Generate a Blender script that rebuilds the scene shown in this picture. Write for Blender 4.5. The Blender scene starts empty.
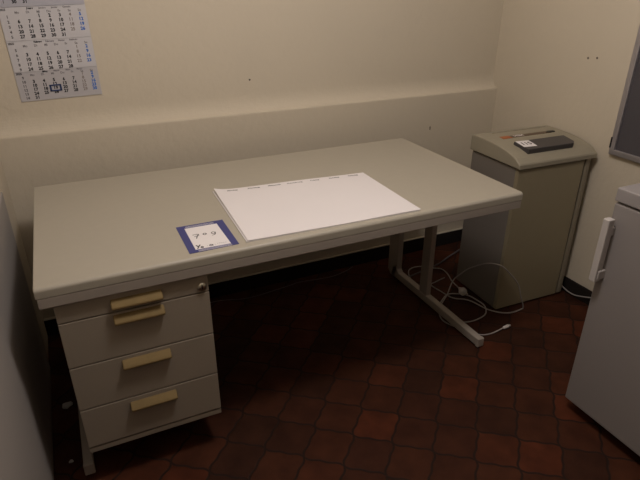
import bpy, bmesh, math, random
from mathutils import Matrix, Vector
random.seed(4)
SC = bpy.context.scene
C = SC.collection
PI = math.pi

# ------------------------------------------------------------------ materials
def lin(c):
    return tuple((v/12.92 if v <= .04045 else ((v+.055)/1.055)**2.4) for v in c)

def mat(name, col, rough=.5, var=.06, vscale=9., bump=0., bscale=200., metal=0., spec=.5):
    m = bpy.data.materials.new(name); m.use_nodes = True
    nt = m.node_tree; n = nt.nodes; l = nt.links
    b = n['Principled BSDF']
    b.inputs['Roughness'].default_value = rough
    b.inputs['Metallic'].default_value = metal
    b.inputs['Specular IOR Level'].default_value = spec
    tc = n.new('ShaderNodeTexCoord')
    nz = n.new('ShaderNodeTexNoise'); nz.inputs['Scale'].default_value = vscale; nz.inputs['Detail'].default_value = 4
    l.new(tc.outputs['Object'], nz.inputs['Vector'])
    mx = n.new('ShaderNodeMix'); mx.data_type = 'RGBA'
    l.new(nz.outputs['Fac'], mx.inputs['Factor'])
    mx.inputs['A'].default_value = tuple(v*(1-var) for v in col)+(1,)
    mx.inputs['B'].default_value = tuple(min(1, v*(1+var)) for v in col)+(1,)
    l.new(mx.outputs['Result'], b.inputs['Base Color'])
    if bump:
        n2 = n.new('ShaderNodeTexNoise'); n2.inputs['Scale'].default_value = bscale; n2.inputs['Detail'].default_value = 5
        l.new(tc.outputs['Object'], n2.inputs['Vector'])
        bp = n.new('ShaderNodeBump'); bp.inputs['Strength'].default_value = bump; bp.inputs['Distance'].default_value = .004
        l.new(n2.outputs['Fac'], bp.inputs['Height']); l.new(bp.outputs['Normal'], b.inputs['Normal'])
    return m

M = {}
M['plaster'] = mat('cream_plaster', (.60, .535, .425), .8, .03, 3., .55, 34., spec=.2)
M['frontwall'] = mat('brown_front_wall', (.22, .18, .155), .7, .05)
M['ceiling'] = mat('ceiling_paint', (.55, .52, .47), .9, .02)
M['base'] = mat('dark_baseboard', (.018, .014, .012), .85, .2, spec=.2)
M['lit_edge'] = mat('lit_edge_paint', (.5, .45, .36), .6)  # pale colour for the painted-in lit edge above the baseboard
M['desk'] = mat('desk_laminate', (.42, .385, .315), .42, .03, 40., .05, 900.)
M['deskframe'] = mat('desk_enamel', (.37, .325, .28), .45, .04)
M['cab'] = mat('cabinet_enamel', (.335, .285, .222), .5, .04)  # darker than the likely finish; dim light on the fronts is in the colour
M['pull'] = mat('beech_pull', (.235, .165, .072), .65, .15, 30., spec=.15)
M['chrome'] = mat('worn_chrome', (.6, .56, .45), .3, .05, metal=1.)
M['black'] = mat('black_plastic', (.012, .011, .012), .45, .1)
M['tray'] = mat('charcoal_plastic', (.052, .047, .050), .4, .1)
M['paper'] = mat('white_paper', (.80, .765, .77), .8, .015)
M['paper2'] = mat('grey_white_paper', (.56, .55, .57), .8, .02)
M['decpaper'] = mat('blue_grey_paper', (.42, .42, .47), .8, .02)
M['marpaper'] = mat('march_paper', (.47, .455, .47), .8, .02)
M['navy'] = mat('navy_print', (.05, .055, .20), .6, .06)
M['ink'] = mat('black_ink', (.012, .012, .014), .7)
M['grey'] = mat('grey_ink', (.22, .21, .22), .7)
M['headgrey'] = mat('dark_grey_ink', (.10, .095, .10), .7)
M['tan'] = mat('brown_grey_ink', (.20, .16, .14), .7)
M['blue'] = mat('blue_ink', (.03, .15, .55), .7)
M['palelilac'] = mat('pale_lilac_ink', (.42, .40, .55), .7)
M['marker'] = mat('blue_marker_plastic', (.035, .06, .16), .4)
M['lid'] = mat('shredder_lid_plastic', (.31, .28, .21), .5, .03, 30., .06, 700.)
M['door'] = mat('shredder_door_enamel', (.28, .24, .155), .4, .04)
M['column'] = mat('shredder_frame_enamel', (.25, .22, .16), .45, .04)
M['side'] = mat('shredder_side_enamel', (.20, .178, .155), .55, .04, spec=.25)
M['orange'] = mat('orange_badge', (.40, .12, .035), .5)
M['brown'] = mat('brown_strip', (.12, .075, .045), .5)
M['fridge'] = mat('white_enamel', (.285, .262, .254), .38, .02, 5.)  # white greyed in the colour to stand in for light falloff
M['fridgetop'] = mat('white_plastic', (.31, .288, .285), .45, .02)  # top greyed likewise, with the weaker light put into the colour
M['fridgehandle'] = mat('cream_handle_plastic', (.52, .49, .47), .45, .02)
M['panelwhite'] = mat('panel_white', (.36, .33, .305), .7, .03, 4.)  # white lowered to grey, carrying the dimmer light at the left edge
M['alu'] = mat('brushed_aluminium', (.42, .40, .42), .42, .05, metal=.7)
M['board'] = mat('charcoal_board', (.072, .066, .074), .75, .06, 60., .05, 500.)
M['cord'] = mat('grey_white_cord', (.36, .33, .31), .5)
M['plug'] = mat('white_plug', (.62, .58, .55), .5)
M['darkcord'] = mat('dark_cord', (.10, .085, .09), .6)
M['scrap'] = mat('paper_scrap', (.5, .48, .46), .8)
M['hole'] = mat('drill_hole', (.14, .115, .095), .9)

def floor_mat():
    m = bpy.data.materials.new('terracotta_tiles'); m.use_nodes = True
    nt = m.node_tree; n = nt.nodes; l = nt.links; b = n['Principled BSDF']
    def math_(op, a, c=None):
        x = n.new('ShaderNodeMath'); x.operation = op
        for i, v in enumerate((a, c)):
            if v is None: continue
            if isinstance(v, (int, float)): x.inputs[i].default_value = v
            else: l.new(v, x.inputs[i])
        return x.outputs[0]
    tc = n.new('ShaderNodeTexCoord')
    mp = n.new('ShaderNodeMapping'); mp.vector_type = 'TEXTURE'
    mp.inputs['Location'].default_value = (1.165, -.407, 0)
    mp.inputs['Rotation'].default_value = (0, 0, math.radians(-40.5))
    mp.inputs['Scale'].default_value = (.138, .138, 1)
    l.new(tc.outputs['Object'], mp.inputs['Vector'])
    sp = n.new('ShaderNodeSeparateXYZ'); l.new(mp.outputs['Vector'], sp.inputs[0])
    u, v = sp.outputs[0], sp.outputs[1]
    tau = 2*PI
    du = math_('ADD', math_('MULTIPLY', math_('SINE', math_('MULTIPLY', v, tau)), .028), math_('MULTIPLY', math_('SINE', math_('MULTIPLY', v, 2*tau)), .022))
    dv = math_('ADD', math_('MULTIPLY', math_('SINE', math_('MULTIPLY', u, tau)), .028), math_('MULTIPLY', math_('SINE', math_('MULTIPLY', u, 2*tau)), .022))
    U = math_('ADD', u, du); V = math_('ADD', v, dv)
    fu = math_('FLOOR', U); fv = math_('FLOOR', V)
    ru = math_('SUBTRACT', U, fu); rv = math_('SUBTRACT', V, fv)
    eu = math_('MINIMUM', ru, math_('SUBTRACT', 1., ru)); ev = math_('MINIMUM', rv, math_('SUBTRACT', 1., rv))
    e = math_('MINIMUM', eu, ev)
    mr = n.new('ShaderNodeMapRange'); mr.interpolation_type = 'SMOOTHSTEP'
    mr.inputs['From Min'].default_value = .012; mr.inputs['From Max'].default_value = .045
    l.new(e, mr.inputs['Value'])
    cb = n.new('ShaderNodeCombineXYZ'); l.new(fu, cb.inputs[0]); l.new(fv, cb.inputs[1])
    wn = n.new('ShaderNodeTexWhiteNoise'); wn.noise_dimensions = '2D'; l.new(cb.outputs[0], wn.inputs['Vector'])
    cr = n.new('ShaderNodeValToRGB'); l.new(wn.outputs['Value'], cr.inputs[0])
    el = cr.color_ramp.elements
    el[0].position = 0; el[0].color = (.044, .017, .0092, 1)
    el[1].position = 1; el[1].color = (.090, .025, .011, 1)
    for p, c in ((.35, (.055, .019, .010, 1)), (.65, (.066, .022, .0105, 1)), (.85, (.080, .024, .011, 1))):
        k = el.new(p); k.color = c
    nz = n.new('ShaderNodeTexNoise'); nz.inputs['Scale'].default_value = 1.6; nz.inputs['Detail'].default_value = 6
    l.new(mp.outputs['Vector'], nz.inputs['Vector'])
    m1 = n.new('ShaderNodeMix'); m1.data_type = 'RGBA'; m1.blend_type = 'MULTIPLY'; m1.inputs['Factor'].default_value = .75
    l.new(cr.outputs[0], m1.inputs['A'])
    c2 = n.new('ShaderNodeValToRGB'); l.new(nz.outputs['Fac'], c2.inputs[0])
    c2.color_ramp.elements[0].position = .3; c2.color_ramp.elements[0].color = (.45, .42, .42, 1)
    c2.color_ramp.elements[1].position = .7; c2.color_ramp.elements[1].color = (1.1, 1.05, 1., 1)
    l.new(c2.outputs[0], m1.inputs['B'])
    m2 = n.new('ShaderNodeMix'); m2.data_type = 'RGBA'
    m2.inputs['A'].default_value = (.022, .0115, .008, 1)
    l.new(mr.outputs['Result'], m2.inputs['Factor']); l.new(m1.outputs['Result'], m2.inputs['B'])
    l.new(m2.outputs['Result'], b.inputs['Base Color'])
    b.inputs['Roughness'].default_value = .62; b.inputs['Specular IOR Level'].default_value = .12
    bp = n.new('ShaderNodeBump'); bp.inputs['Strength'].default_value = .35; bp.inputs['Distance'].default_value = .002
    h = math_('ADD', mr.outputs['Result'], math_('MULTIPLY', nz.outputs['Fac'], .3))
    l.new(h, bp.inputs['Height']); l.new(bp.outputs['Normal'], b.inputs['Normal'])
    return m
M['floor'] = floor_mat()

# ------------------------------------------------------------------ mesh helpers
class MB:
    """Collects shapes; build() links them as ONE mesh object."""
    def __init__(self): self.bm = bmesh.new()
    def _add(self, tmp, mi, mx=None, smooth=False):
        if mx is not None: bmesh.ops.transform(tmp, matrix=mx, verts=tmp.verts)
        for f in tmp.faces: f.material_index = mi; f.smooth = smooth
        me = bpy.data.meshes.new('tmp'); tmp.to_mesh(me); tmp.free()
        self.bm.from_mesh(me); bpy.data.meshes.remove(me)
    def box(self, x0, x1, y0, y1, z0, z1, bev=0., seg=2, mi=0, mx=None, smooth=None):
        t = bmesh.new(); bmesh.ops.create_cube(t, size=1)
        for v in t.verts:
            v.co = ((x0+x1)/2+v.co.x*(x1-x0), (y0+y1)/2+v.co.y*(y1-y0), (z0+z1)/2+v.co.z*(z1-z0))
        if bev:
            bmesh.ops.bevel(t, geom=list(t.edges), offset=bev, segments=seg, profile=.5, affect='EDGES', clamp_overlap=True)
        self._add(t, mi, mx, False if smooth is None else smooth); return self
    def prism(self, prof, axis, a, b, mi=0, bev=0., seg=2, mx=None, smooth=False):
        """closed profile of 2-D points extruded along an axis"""
        t = bmesh.new()
        def P(p, s):
            return {'x': (s, p[0], p[1]), 'y': (p[0], s, p[1]), 'z': (p[0], p[1], s)}[axis]
        A = [t.verts.new(P(p, a)) for p in prof]; B = [t.verts.new(P(p, b)) for p in prof]
        k = len(prof)
        ca = t.faces.new(A); cb_ = t.faces.new(B[::-1])
        for i in range(k): t.faces.new((A[i], B[i], B[(i+1) % k], A[(i+1) % k]))
        bmesh.ops.recalc_face_normals(t, faces=t.faces)
        if bev:
            ed = set(ca.edges) | set(cb_.edges)
            bmesh.ops.bevel(t, geom=list(ed), offset=bev, segments=seg, profile=.5, affect='EDGES', clamp_overlap=True)
        self._add(t, mi, mx, smooth); return self
    def cyl(self, p, q, r0, r1=None, n=20, mi=0, smooth=True):
        t = bmesh.new(); p = Vector(p); q = Vector(q); d = q-p
        bmesh.ops.create_cone(t, cap_ends=True, segments=n, radius1=r0, radius2=r0 if r1 is None else r1, depth=d.length)
        mx = Matrix.Translation((p+q)/2) @ d.to_track_quat('Z', 'Y').to_matrix().to_4x4()
        self._add(t, mi, mx, smooth); return self
    def lathe(self, prof, mx, n=18, mi=0):
        """prof: (radius, height) list, revolved about local Z"""
        t = bmesh.new(); R = []
        for r, h in prof:
            R.append([t.verts.new((r*math.cos(2*PI*i/n), r*math.sin(2*PI*i/n), h)) for i in range(n)])
        for a, b in zip(R, R[1:]):
            for i in range(n): t.faces.new((a[i], a[(i+1) % n], b[(i+1) % n], b[i]))
        t.faces.new(R[0][::-1]); t.faces.new(R[-1])
        self._add(t, mi, mx, True); return self
    def tube(self, pts, r, mi=0, n=8, flat=1.):
        pts = [Vector(p) for p in pts]; t = bmesh.new(); rings = []
        for i, p in enumerate(pts):
            d = (pts[min(i+1, len(pts)-1)]-pts[max(i-1, 0)])
            if d.length < 1e-9: d = Vector((1, 0, 0))
            d.normalize()
            s = d.cross(Vector((0, 0, 1)))
            if s.length < 1e-3: s = d.cross(Vector((0, 1, 0)))
            s.normalize(); w = s.cross(d)
            rings.append([t.verts.new(p+s*r*math.cos(2*PI*k/n)+w*r*flat*math.sin(2*PI*k/n)) for k in range(n)])
        for a, b in zip(rings, rings[1:]):
            for k in range(n): t.faces.new((a[k], a[(k+1) % n], b[(k+1) % n], b[k]))
        t.faces.new(rings[0][::-1]); t.faces.new(rings[-1])
        bmesh.ops.recalc_face_normals(t, faces=t.faces)
        self._add(t, mi, None, True); return self
    def text(self, s, size, mx, mi=0, align='CENTER', bold=0., extr=.0001):
        cu = bpy.data.curves.new('txt', 'FONT'); cu.body = s; cu.size = size
        cu.align_x = align; cu.align_y = 'CENTER'; cu.offset = bold; cu.extrude = extr; cu.resolution_u = 2
        ob = bpy.data.objects.new('txt', cu); C.objects.link(ob)
        dg = bpy.context.evaluated_depsgraph_get(); dg.update()
        me = bpy.data.meshes.new_from_object(ob.evaluated_get(dg))
        t = bmesh.new(); t.from_mesh(me)
        bpy.data.objects.remove(ob); bpy.data.meshes.remove(me); bpy.data.curves.remove(cu)
        self._add(t, mi, mx); return self
    def build(self, name, mats, parent=None, off=(0, 0, 0), auto=False):
        bmesh.ops.translate(self.bm, vec=[-v for v in off], verts=self.bm.verts)
        me = bpy.data.meshes.new(name); self.bm.to_mesh(me); self.bm.free()
        for m in (mats if isinstance(mats, (list, tuple)) else [mats]): me.materials.append(m)
        o = bpy.data.objects.new(name, me); C.objects.link(o)
        if parent: o.parent = parent
        return o

def thing(name, label, cat, loc=(0, 0, 0), rz=0., group=None):
    o = bpy.data.objects.new(name, None); C.objects.link(o); o.empty_display_size = .1
    o.location = loc; o.rotation_euler = (0, 0, rz)
    return tag(o, label, cat, group)
def tag(o, label, cat, group=None):
    o['label'] = label; o['category'] = cat
    if group: o['group'] = group
    return o
def struct(o):
    o['kind'] = 'structure'; return o
def smooth_path(pts, sub=8):
    P = [Vector(p) for p in pts]; out = []
    for i in range(len(P)-1):
        a = P[max(i-1, 0)]; b = P[i]; c = P[i+1]; d = P[min(i+2, len(P)-1)]
        for k in range(sub):
            t = k/sub
            out.append(.5*((2*b)+(c-a)*t+(2*a-5*b+4*c-d)*t*t+(3*b-a-3*c+d)*t**3))
    out.append(P[-1]); return out

# ------------------------------------------------------------------ the room
XL, XR, YB, YU, YF, ZC = -.104, 2.285, .949, .990, -3.6, 2.65
struct(MB().box(XL-.15, XR+.15, YF-.15, YB+.25, -.1, 0).build('floor', M['floor']))
struct(MB().box(XL-.15, XR+.15, YF-.15, YB+.25, ZC, ZC+.1).build('ceiling', M['ceiling']))
# back wall: thicker lower part with a soft sloping ledge, thinner upper part
prof = [(YB, 0), (YB, .884), (YB+.0012, .8885), (YB+.004, .8915)]
for k in range(1, 11):
    a = k/10*PI/2; prof.append((YB+.004+(YU-YB-.004)*math.sin(a), .8915+.075*(1-math.cos(a))))
prof += [(YU, ZC), (YB+.25, ZC), (YB+.25, 0)]
struct(MB().prism(prof, 'x', XL, XR).build('wall_back', M['plaster']))
struct(MB().box(XL-.15, XL, YF, YB+.25, 0, ZC).build('wall_left', M['plaster']))
struct(MB().box(XR, XR+.15, YF, YB+.25, 0, ZC).build('wall_right', M['plaster']))
struct(MB().box(XL-.15, XR+.15, YF-.15, YF, 0, ZC).build('wall_front', M['frontwall']))
struct(MB().box(XL, XR, YB-.011, YB, 0, .080, .002).build('baseboard_back', M['base']))
struct(MB().box(XR-.011, XR, YF, YB-.011, 0, .074, .002).build('baseboard_right', M['base']))
struct(MB().box(XL, XR-.011, YB-.012, YB, .080, .085, .0015).build('lit_edge_strip_1', M['lit_edge']))  # added pale strip drawing the light caught on the baseboard's top edge

# white panel on the left wall
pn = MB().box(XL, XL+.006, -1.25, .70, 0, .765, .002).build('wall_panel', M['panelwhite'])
tag(pn, 'low white panel standing flat against the left wall beside the desk', 'panel')

# ------------------------------------------------------------------ desk
DO = (.8, .4, 0)
desk = thing('office_desk', 'long beige laminate office desk with rounded front edge against the back wall', 'desk', DO)
H = .732
# slab: rounded front (and softer back) edge profile, extruded along x
def slab_profile():
    p = [(.806, .702), (.004, .702)]
    p += [(.001, .7025), (0.0, .704)]
    r = .011
    for k in range(9):
        a = PI-k/8*PI/2
        p.append((0+r+r*math.cos(a), H-r+r*math.sin(a)))
    p += [(.802, H), (.806, H-.004)]
    return p
MB().prism(slab_profile(), 'x', -.007, 1.600, bev=.003, seg=3).build('tabletop', M['desk'], desk, DO)
fr = MB()
fr.box(-.004, 1.598, .0005, .028, .672, .7015, .0015)
fr.box(.003, 1.597, .772, .797, .660, .7020, .003)
fr.box(.003, .028, .028, .772, .672, .7020, .002)
fr.box(1.572, 1.597, .028, .772, .672, .7020, .002)
fr.build('frame', M['deskframe'], desk, DO)
for x0, x1 in ((-.006, .024), (1.562, 1.594)):
    lg = MB()
    lg.box(x0, x1, .10, .79, .632, .672, .004)                       # top rail
    lg.prism([(.715, .632), (.797, .632), (.797, .030), (.775, .006), (.735, .006), (.715, .05)], 'x', x0, x1, bev=.003)   # rear upright
    lg.prism([(.455, .632), (.512, .632), (.512, .042), (.455, .042)], 'x', x0+.002, x1-.002, bev=.003)                    # front upright
    lg.prism([(.080, .008), (.080, .044), (.70, .046), (.735, .085), (.76, .05), (.76, .008)], 'x', x0, x1, bev=.004)       # foot
    leg = lg.build('leg', M['deskframe'], desk, DO)
    cp = MB().box(x0-.001, x1+.001, .066, .084, .004, .046, .004, 3)
    cp.build('foot_cap', M['deskframe'], leg, DO)
    for yy in (.11, .745): MB().cyl((x0+.016, yy, 0), (x0+.016, yy, .012), .012).build('leveling_foot', M['black'], leg, DO)

# ------------------------------------------------------------------ drawer unit hanging under the desk top
PX0, PX1, PY, PB, PT = .027, .434, .014, .138, .667
PO = ((PX0+PX1)/2, .33, PB)
ped = thing('drawer_unit', 'beige four drawer unit with wooden pulls hanging under the left end of the desk', 'drawer unit', PO)
bd = MB()
bd.box(PX0, PX0+.016, PY+.018, .64, PB, PT, .001)
bd.box(PX1-.016, PX1, PY+.018, .64, PB, PT, .001)
bd.box(PX0, PX1, .625, .64, PB, PT, .001)
bd.box(PX0, PX1, PY+.018, .64, PT-.012, PT, .001)
bd.box(PX0, PX1, PY+.002, .64, PB, PB+.018, .002)
bd.build('body', M['cab'], ped, PO)
edges = [(.162, .3045), (.308, .4575), (.461, .6065), (.610, .6650)]
for i, (z0, z1) in enumerate(edges):
    d = MB().box(PX0, PX1, PY, PY+.017, z0, z1, .002)
    d.box(PX0+.022, PX1-.022, PY+.017, .60, z0+.008, z1-.012)
    dr = d.build('drawer', M['cab'], ped, PO)
    zt = (.289, .446, .600, .650)[i]
    # pull: wedge-shaped lip, flat sloping top, rounded underside, softened ends
    prof = [(PY, zt), (PY-.006, zt-.005), (PY-.014, zt-.013), (PY-.018, zt-.018), (PY-.0185, zt-.022), (PY-.016, zt-.026), (PY-.010, zt-.028), (PY, zt-.028)]
    MB().prism(prof, 'x', .164, .302, bev=.005, seg=3).build('handle', M['pull'], dr, PO)
    if i == 3:
        lk = MB().cyl((.414, PY-.006, .630), (.414, PY+.002, .630), .0125, .0135, 24)
        lk.box(.4125, .4155, PY-.0068, PY-.0055, .623, .637, mi=1)
        lk.build('lock', [M['chrome'], M['black']], dr, PO)['label'] = 'brass coloured round lock'

# ------------------------------------------------------------------ desk pad of paper
PC = [(.571, .048), (1.178, .033), (1.185, .448), (.589, .497)]      # front left, front right, back right, back left
def bil(u, v):
    a = Vector(PC[0]).lerp(Vector(PC[1]), u); b = Vector(PC[3]).lerp(Vector(PC[2]), u)
    return a.lerp(b, v)
PADO = (.88, .27, H)
KS = (1.4433-H)/(1.4433-.724)
def onto(x, y): return (.1491+(x-.1491)*KS, -1.356+(y+1.356)*KS)
PC = [onto(*p) for p in PC]
M['stack'] = mat('paper_edges', (.70, .67, .67), .8, .02)
pad = thing('desk_pad', 'large white paper desk pad with grey weekday headings lying on the desk', 'desk pad', PADO)
def sheet(z, th, du=0., dv=0., lift=0.):
    bm = bmesh.new(); nu, nv = 40, 24
    def hz(u, v):
        h = lift*max(0, 1-u/.16)**2*(.35+.65*v)
        h += lift*.8*max(0, 1-u/.06)**1.5*max(0, 1-(1-v)/.35)**2
        h += .0006*math.sin(u*9+v*3)*(1 if lift else 0)
        return h
    top = {}; bot = {}
    for i in range(nu+1):
        for j in range(nv+1):
            u, v = i/nu, j/nv; p = bil(u, v); h = hz(u, v)
            top[i, j] = bm.verts.new((p.x+du, p.y+dv, z+th+h)); bot[i, j] = bm.verts.new((p.x+du, p.y+dv, z+h))
    for i in range(nu):
        for j in range(nv):
            bm.faces.new((top[i, j], top[i+1, j], top[i+1, j+1], top[i, j+1]))
            bm.faces.new((bot[i, j], bot[i, j+1], bot[i+1, j+1], bot[i+1, j]))
    for i in range(nu):
        bm.faces.new((bot[i, 0], bot[i+1, 0], top[i+1, 0], top[i, 0]))
        bm.faces.new((bot[i, nv], top[i, nv], top[i+1, nv], bot[i+1, nv]))
    for j in range(nv):
        bm.faces.new((bot[0, j], top[0, j], top[0, j+1], bot[0, j+1]))
        bm.faces.new((bot[nu, j], bot[nu, j+1], top[nu, j+1], top[nu, j]))
    for f in bm.faces: f.smooth = False
    m = MB(); m.bm.free(); m.bm = bm; return m
st = sheet(H+.0002, .0034, -.005, -.0005)
st.build('sheet_stack', M['stack'], pad, PADO)
hd = sheet(H+.0040, .0006, 0, 0, .005)
ang = math.atan2(PC[2][1]-PC[3][1], PC[2][0]-PC[3][0])
for k, w in enumerate(('Montag', 'Dienstag', 'Mittwoch', 'Donnerstag', 'Freitag', 'Samstag', 'Sonntag')):
    u = .105+k*.134; p = bil(u, .952)
    hz_ = .004*max(0, 1-u/.16)**2*(.99)
    hd.text(w, .0125, Matrix.Translation((p.x, p.y, H+.0053+hz_)) @ Matrix.Rotation(ang, 4, 'Z'), 1, bold=.0002)
hd.build('top_sheet', [M['paper'], M['headgrey']], pad, PADO)

# ------------------------------------------------------------------ navy framed note
NO = (.47, .143, H)
NL = onto(.47, .143)+(H,)
note = thing('note_card', 'navy bordered card with white centre and handwritten marks lying at the front of the desk', 'note card', NL)
nc = MB().prism([(.397, .046), (.543, .049), (.546, .239), (.398, .240)], 'z', H+.0003, H+.0012)
card = nc.build('card', M['navy'], note, NO)
wc = MB().prism([(.418, .063), (.522, .061), (.521, .216), (.420, .218)], 'z', H+.0012, H+.0016)
for y in (.2235, .2295):   # thin white lines in the border, above and below the white field
    wc.prism([(.425, y), (.514, y-.001), (.514, y+.0005), (.425, y+.0015)], 'z', H+.0012, H+.0015)
for y in (.0495, .0555):
    wc.prism([(.424, y), (.522, y), (.522, y+.0016), (.424, y+.0016)], 'z', H+.0012, H+.0015)
wr = wc; zi = H+.0018
def stroke(pts, r=.0014): wr.tube(smooth_path([(x, y, zi) for x, y in pts], 5), r, mi=1, flat=.25, n=6)
stroke([(.432, .162), (.441, .163), (.450, .161), (.444, .151), (.438, .134)])
stroke([(.435, .150), (.450, .152)])
stroke([(.465, .161), (.471, .1605), (.472, .153), (.466, .150), (.463, .156), (.466, .161)])
stroke([(.500, .156), (.493, .160), (.488, .153), (.492, .147), (.499, .152), (.500, .156), (.496, .141), (.486, .137)])
stroke([(.426, .090), (.429, .079)], .0018); stroke([(.437, .089), (.431, .079), (.425, .067)], .0018)
stroke([(.438, .076), (.442, .074), (.440, .067), (.436, .070), (.438, .076)], .0017)
stroke([(.470, .077), (.464, .078), (.462, .071), (.467, .070), (.470, .076), (.471, .069)])
stroke([(.455, .074), (.457, .074)], .0009); stroke([(.477, .074), (.479, .074)], .0009)
for k in range(5): stroke([(.485+k*.0058, .077-k*.0005), (.4885+k*.0058, .0768-k*.0005)], .0008)
wr.build('white_field', [M['paper'], M['ink']], note, NO)['label'] = 'white field with handwritten marks'

# ------------------------------------------------------------------ wall calendar
YC = YU-.002
CO = (.009, YC, 1.008)
cal = thing('wall_calendar', 'three month wall calendar of white pages with black and blue dates, hung above the desk', 'calendar', CO)
cal.rotation_euler = (0, math.radians(-1.3), 0)
CWID = .286
RX = Matrix.Rotation(PI/2, 4, 'X')
MB().box(-.001, CWID+.001, -.0005, .0012, -.001, .640, .0).build('backing_board', M['paper2'], cal)
inks = [M['ink'], M['grey'], M['tan'], M['blue'], M['headgrey']]
def month(z0, hgt, ydep, title, others, year, weeks, first, ndays, mname_mat, extra=None):
    bm = MB().box(0, CWID, -ydep, -.0006, z0, z0+hgt, .0004, 1)
    t = bm; yt = -ydep-.0004
    six = len(weeks) == 6
    def put(s, x, z, size, mi, bold=0., align='CENTER'):
        t.text(s, size, Matrix.Translation((x, yt, z0+z)) @ RX, mi+1, align, bold, .00005)
    top = hgt-(.0035 if six else .0055)
    put(year, .004, top-.002, .0100, 0, .0003, 'LEFT')
    put(title, .102, top, .0085, 0, .0005)
    for s, x in zip(others, (.142, .182, .223)): put(s, x, top, .0080, 1, .0003)
    zr = top-(.0090 if six else .0125)
    for k, s in enumerate(('Mo', 'Di', 'Mi', 'Do', 'Fr', 'Sa', 'So')): put(s, .0575+.0345*k, zr, .0112, 1, .0003)
    rows = [zr-(.0090 if six else .0135)-(.0146 if six else .0168)*r for r in range(6)]
    for r, w in enumerate(weeks): put(str(w), .024, rows[r], .0135, 4, .0004)
    for d in range(1, ndays+1):
        c = (first+d-1) % 7; r = (first+d-1)//7
        mi = 3 if c == 6 else 2 if c == 5 else 0
        put(str(d), .0575+.0345*c, rows[r], .0158, mi, .00065 if c != 5 else .00025)
    pg = bm.build('month_page', [mname_mat]+inks, cal)
    return pg, rows
P1, R1 = month(0, .1055, .0012, 'März', ('March', 'Mars', 'Marzo'), '2025', range(9, 15), 5, 31, M['marpaper'])
P2, R2 = month(.1065, .1065, .0022, 'Februar', ('February', 'Février', 'Febbraio'), '2025', range(5, 10), 5, 28, M['paper2'])
P3, R3 = month(.2140, .1120, .0032, 'Januar', ('January', 'Janvier', 'Gennaio'), '2025', range(1, 6), 2, 31, M['paper2'])
P4, R4 = month(.3270, .1110, .0042, 'Dezember', ('December', 'Décembre', 'Dicembre'), '2024', [48, 49, 50, 51, 52, 1], 6, 31, M['decpaper'])
# blue frame that marks the 19th of March
mk = MB(); mx_, mz_ = .0575+.0345*2, R1[3]
for (a, b, c_, d_) in ((-.021, .021, .0075, .0125), (-.021, .021, -.0125, -.0075), (-.021, -.0145, -.0125, .0125), (.0145, .021, -.0125, .0125)):
    mk.box(mx_+a, mx_+b, -.0040, -.0018, mz_+c_, mz_+d_, .0006, 1)
mk.build('date_marker', M['marker'], cal)['label'] = 'dark blue sliding date frame'

# ------------------------------------------------------------------ paper shredder
SO = (1.824, .256, 0)
shr = thing('paper_shredder', 'tall beige paper shredder with grey side and sloping lid at the right of the desk', 'shredder', SO, math.radians(-1.8))
SW, SD = .428, .315
b = MB().box(.004, .395, .022, SD, .010, .704, .004)
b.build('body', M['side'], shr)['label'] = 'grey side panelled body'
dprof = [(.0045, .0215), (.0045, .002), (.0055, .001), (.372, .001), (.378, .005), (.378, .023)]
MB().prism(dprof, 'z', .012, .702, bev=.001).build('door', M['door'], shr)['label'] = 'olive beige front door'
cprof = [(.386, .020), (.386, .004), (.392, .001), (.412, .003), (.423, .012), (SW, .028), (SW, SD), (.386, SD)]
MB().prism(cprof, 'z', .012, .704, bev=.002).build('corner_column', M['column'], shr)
ld = MB()
lp = [(-.008, .697), (-.008, .714), (-.004, .720)]
lp += [(.022, .737), (.05, .747), (.09, .757), (.135, .7635), (.18, .767), (.23, .769), (.30, .770), (.318, .767), (.322, .760), (.322, .697)]
lp = [(y, z+.012) for y, z in lp]
ld.prism(lp, 'x', -.006, SW+.006, bev=.005, seg=3)
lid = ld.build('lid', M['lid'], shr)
def lidz(y):
    pr = lp[2:12]
    for (a, za), (b_, zb) in zip(pr, pr[1:]):
        if a <= y <= b_: return za+(zb-za)*(y-a)/(b_-a)
    return pr[-1][1]
# rear hinge ridge and feed slot line
MB().box(.085, .40, .286, .292, .7805, .7845, .001).build('hinge_ridge', M['lid'], lid)
# black feed tray, tilted with the lid
ty0, ty1 = .025, .118
sl = math.atan2(lidz(.12)-lidz(.03), .09)
tr = MB()
tmx = Matrix.Translation((.006, .038, lidz(.038)+.002)) @ Matrix.Rotation(sl*.55, 4, 'X')
tr.prism([(.066, .0), (.318, .0), (.340, .02), (.345, .090), (.062, .090)], 'z', -.004, .020, bev=.003, mx=tmx)
tray = tr.build('feed_tray', M['tray'], lid); tray['label'] = 'black feed tray'
stk = MB()
smx = tmx @ Matrix.Translation((.098, .050, .0202)) @ Matrix.Rotation(math.radians(-4), 4, 'Z')
stk.box(-.034, .034, -.026, .036, 0, .0006, .0, mx=smx)
for k in (0,):
    stk.text('115', .036, smx @ Matrix.Translation((0, .005, .0009)), 1, bold=.0006)
stk.build('sticker', [M['paper'], M['ink']], tray)['label'] = 'white square sticker with number'
bs = MB()
def on_lid(y): return Matrix.Translation((0, y, lidz(y)+.0004))
ys = .213
bs.box(.074, .124, -.016, .016, -.002, .0008, mx=on_lid(ys), mi=0)
bs.box(.124, .345, -.013, .013, -.002, .0008, mx=on_lid(ys), mi=1)
bs.text('HSM', .028, on_lid(ys) @ Matrix.Translation((.172, 0, .0011)), 2, bold=.0006)
bs.prism([(.325, -.008), (.352, -.013), (.380, -.009), (.380, .006), (.345, .009)], 'z', -.002, .003, mi=3, mx=on_lid(ys))
bs.build('brand_strip', [M['orange'], M['brown'], M['paper'], M['black']], lid)['label'] = 'narrow brown strip with orange badge'
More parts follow.
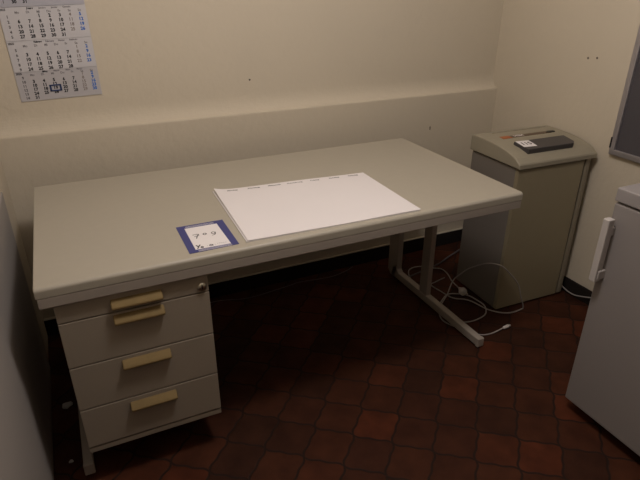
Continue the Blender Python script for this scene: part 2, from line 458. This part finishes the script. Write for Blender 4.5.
for x, y in ((.03, .04), (.39, .03), (.03, .28), (.39, .28)):
    MB().cyl((x, y, 0), (x, y, .012), .017, .015, 16).build('foot', M['black'], shr)

# ------------------------------------------------------------------ refrigerator at the right edge
FX, FY0, FY1 = 1.6185, -.885, -.343
FO = (1.95, -.614, 0)
fri = thing('refrigerator', 'low white refrigerator with bar handle standing against the right wall', 'refrigerator', FO)
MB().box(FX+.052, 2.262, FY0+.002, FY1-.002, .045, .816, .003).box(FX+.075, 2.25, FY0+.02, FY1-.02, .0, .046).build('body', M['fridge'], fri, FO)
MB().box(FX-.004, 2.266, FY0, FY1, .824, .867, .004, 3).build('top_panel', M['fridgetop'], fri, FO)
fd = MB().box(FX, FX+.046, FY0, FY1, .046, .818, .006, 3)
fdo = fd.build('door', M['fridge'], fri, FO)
MB().box(FX+.044, FX+.053, FY0+.008, FY1-.008, .052, .812).build('door_seal', M['black'], fdo, FO)
hb = MB().box(FX-.038, FX-.012, FY1-.026, FY1-.003, .556, .773, .003, 3)
hb.box(FX-.030, FX+.002, FY1-.029, FY1-.006, .564, .596, .003, 2).box(FX-.030, FX+.002, FY1-.024, FY1-.008, .715, .742, .003, 2)
hb.build('handle', M['fridgehandle'], fdo, FO)

# ------------------------------------------------------------------ framed board on the right wall
BO = (XR, -.35, .745)
brd = thing('wall_board', 'dark grey board in an aluminium frame mounted on the right wall', 'board', BO)
y1, y0, z0, z1 = .192, -.90, .738, 1.70
MB().box(XR-.010, XR, y0+.01, y1-.01, z0+.01, z1-.01).build('panel', M['board'], brd, BO)
f = MB()
f.box(XR-.020, XR, y1-.024, y1, z0, z1, .003).box(XR-.020, XR, y0, y0+.024, z0, z1, .003)
f.box(XR-.020, XR, y0+.02, y1-.02, z0, z0+.024, .003).box(XR-.020, XR, y0+.02, y1-.02, z1-.024, z1, .003)
f.build('frame', M['alu'], brd, BO)
MB().box(XR-.023, XR-.002, y1-.005, y1+.0015, z0+.028, z0+.075, .002).build('clip', M['black'], brd, BO)

# ------------------------------------------------------------------ cords on the floor
zf = .0042
A = [(1.757, .126, .010), (1.677, .122, zf), (1.622, .148, zf), (1.568, .241, zf), (1.554, .309, zf), (1.598, .383, .008),
     (1.690, .450, .022), (1.765, .505, .055), (1.778, .465, .114), (1.785, .421, .162), (1.792, .322, .236), (1.800, .245, .262),
     (1.838, .222, .226), (1.903, .220, .153), (1.930, .214, .08), (1.955, .212, .020), (1.946, .215, zf), (1.869, .217, zf), (1.806, .275, zf),
     (1.768, .374, zf+.006), (1.716, .434, zf), (1.699, .509, zf), (1.691, .583, zf), (1.735, .600, zf), (1.800, .615, zf)]
ca = thing('power_cord', 'pale cord with small connector, looping up against the front of the shredder', 'cord', (1.757, .126, 0), 0, 'cords on the floor')
ao = (1.757, .126, 0)
MB().tube(smooth_path(A), .0030).build('cable', M['cord'], ca, ao)
def axis_mx(p, d):
    d = Vector(d); return Matrix.Translation(p) @ d.to_track_quat('Z', 'Y').to_matrix().to_4x4()
MB().lathe([(.0042, -.004), (.007, .002), (.008, .018), (.0075, .030), (.005, .032), (.005, .040)], axis_mx((1.760, .126, .0102), (.95, .08, 0))).build('connector', M['plug'], ca, ao)
Bp = [(1.783, .462, .016), (1.795, .500, .012), (1.815, .576, zf), (1.84, .644, zf), (1.840, .698, zf), (1.800, .732, zf), (1.756, .767, zf+.002),
      (1.703, .776, zf), (1.660, .745, zf), (1.619, .650, zf), (1.607, .56, zf)]
bo = (1.78, .45, 0)
cb = thing('power_cord', 'pale cord ending in a round white mains plug beside the shredder', 'cord', bo, 0, 'cords on the floor')
MB().tube(smooth_path(Bp), .0030).build('cable', M['cord'], cb, bo)
pm = axis_mx((1.783, .464, .0205), (-.12, -.95, 0))
pl = MB().lathe([(.005, -.014), (.008, -.006), (.012, .004), (.0195, .014), (.0195, .030), (.017, .034)], pm)
for s in (-.0095, .0095):
    pl.cyl(pm @ Vector((s, 0, .033)), pm @ Vector((s, 0, .052)), .0024, n=10, mi=1)
pl.build('plug', [M['plug'], M['chrome']], cb, bo)['label'] = 'round white plug'
Cp = [(1.606, .40, .006), (1.642, .428, .0115), (1.70, .462, .012), (1.742, .452, .012), (1.788, .415, .012), (1.802, .355, .012), (1.800, .300, .012), (1.765, .254, zf), (1.694, .235, zf), (1.640, .240, zf),
      (1.602, .262, zf)]
co = (1.70, .33, 0)
cc = MB().tube(smooth_path(Cp), .0030).build('loose_cord', M['cord'])
tag(cc, 'pale cord lying in a flat ring between the desk leg and the shredder', 'cord', 'cords on the floor')
Dp = [(1.615, .70, zf), (1.70, .715, zf), (1.86, .752, zf), (1.95, .785, .012), (2.02, .805, .02), (2.08, .83, .02), (2.14, .87, zf)]
dc = MB().tube(smooth_path(Dp), .0045).build('loose_cord', M['darkcord'])
tag(dc, 'darker cord running behind the shredder from the desk leg', 'cord', 'cords on the floor')
Ep = [(.60, .90, .003), (.675, .896, .003), (.806, .862, .003), (1.032, .888, .003), (1.09, .897, .003), (1.254, .878, .003), (1.356, .899, .003), (1.417, .926, .003)]
ec = MB().tube(smooth_path(Ep), .0022).build('thin_cable', M['darkcord'])
tag(ec, 'thin dark cable trailing along the black baseboard under the desk', 'cable')
Fp = [(2.266, .31, .05), (2.262, .27, .030), (2.256, .225, .022), (2.254, .18, .024), (2.258, .13, .040), (2.264, .06, .066), (2.266, -.05, .085), (2.266, -.22, .09)]
fc = MB().tube(smooth_path(Fp), .0030).build('fridge_cord', M['cord'])
tag(fc, 'short pale cord along the right wall between shredder and refrigerator', 'cord')

# ------------------------------------------------------------------ small marks and scraps
def hole(p, n, label, r=.004):
    p = Vector(p); n = Vector(n)
    o = MB().lathe([(r*1.25, 0), (r*1.1, .0010), (r*.6, .0012), (r*.5, .0004)], axis_mx(p, n), 12).build('drill_hole', M['hole'])
    tag(o, label, 'hole', 'drill holes in the walls')
hole((.908, YU, 1.025), (0, -1, 0), 'small drill hole in the upper back wall above the desk', .0035)
hole((XR, .413, 1.110), (-1, 0, 0), 'small drill hole in the right wall, the one nearer the corner', .004)
hole((XR, .367, 1.116), (-1, 0, 0), 'small drill hole in the right wall, the one nearer the board', .004)
ch = MB().prism([(-.002, -.010), (.002, -.011), (.004, .001), (.000, .011), (-.004, .005)], 'z', 0, .0015, mx=Matrix.Translation((1.866, YB, .717)) @ RX)
tag(ch.build('chipped_paint', M['hole']), 'small dark chip in the lower back wall right of the desk', 'paint chip')
for x, y, s, lab in ((-.045, .43, .020, 'crumpled pale scrap on the floor beside the drawer unit'), (-.045, .15, .008, 'tiny white crumb on the floor near the desk foot')):
    t = bmesh.new(); bmesh.ops.create_icosphere(t, subdivisions=2, radius=s)
    for v in t.verts: v.co *= random.uniform(.65, 1.1); v.co.z *= .45
    zmin = min(v.co.z for v in t.verts)
    m = MB(); m._add(t, 0, Matrix.Translation((x, y, -zmin+.0002)))
    tag(m.build('paper_scrap', M['scrap']), lab, 'scrap')

# ------------------------------------------------------------------ light and camera
def area(name, loc, size, power, col, rot=(0, 0, 0), shape='DISK'):
    L = bpy.data.lights.new(name, 'AREA'); L.shape = shape; L.size = size; L.energy = power; L.color = col
    o = bpy.data.objects.new(name, L); C.objects.link(o); o.location = loc; o.rotation_euler = rot; return o
L = bpy.data.lights.new('pendant_lamp', 'POINT'); L.energy = 43; L.color = (1, .92, .895); L.shadow_soft_size = .14
lo = bpy.data.objects.new('pendant_lamp', L); C.objects.link(lo); lo.location = (.86, -.40, 2.28)
w = bpy.data.worlds.new('World'); SC.world = w; w.use_nodes = True
w.node_tree.nodes['Background'].inputs[0].default_value = (.5, .5, .55, 1)
w.node_tree.nodes['Background'].inputs[1].default_value = .02

cam = bpy.data.cameras.new('camera'); co_ = bpy.data.objects.new('camera', cam); C.objects.link(co_)
yaw, pitch, roll = .4387, -.456, .0018
cy, sy, cp, sp = math.cos(yaw), math.sin(yaw), math.cos(pitch), math.sin(pitch)
fwd = Vector((sy*cp, cy*cp, sp)); rt = Vector((cy, -sy, 0)); up = rt.cross(fwd)
c, s = math.cos(roll), math.sin(roll)
r2 = rt*c+up*s; u2 = -rt*s+up*c
co_.matrix_world = Matrix(((r2.x, u2.x, -fwd.x, .1491), (r2.y, u2.y, -fwd.y, -1.356), (r2.z, u2.z, -fwd.z, 1.4433), (0, 0, 0, 1)))
cam.sensor_fit = 'HORIZONTAL'; cam.sensor_width = 36; cam.lens = 36*543.3/640; cam.clip_start = .01
SC.camera = co_
vs = SC.view_settings
vs.view_transform = 'Standard'; vs.look = 'None'; vs.exposure = 0; vs.gamma = 1; vs.use_curve_mapping = False
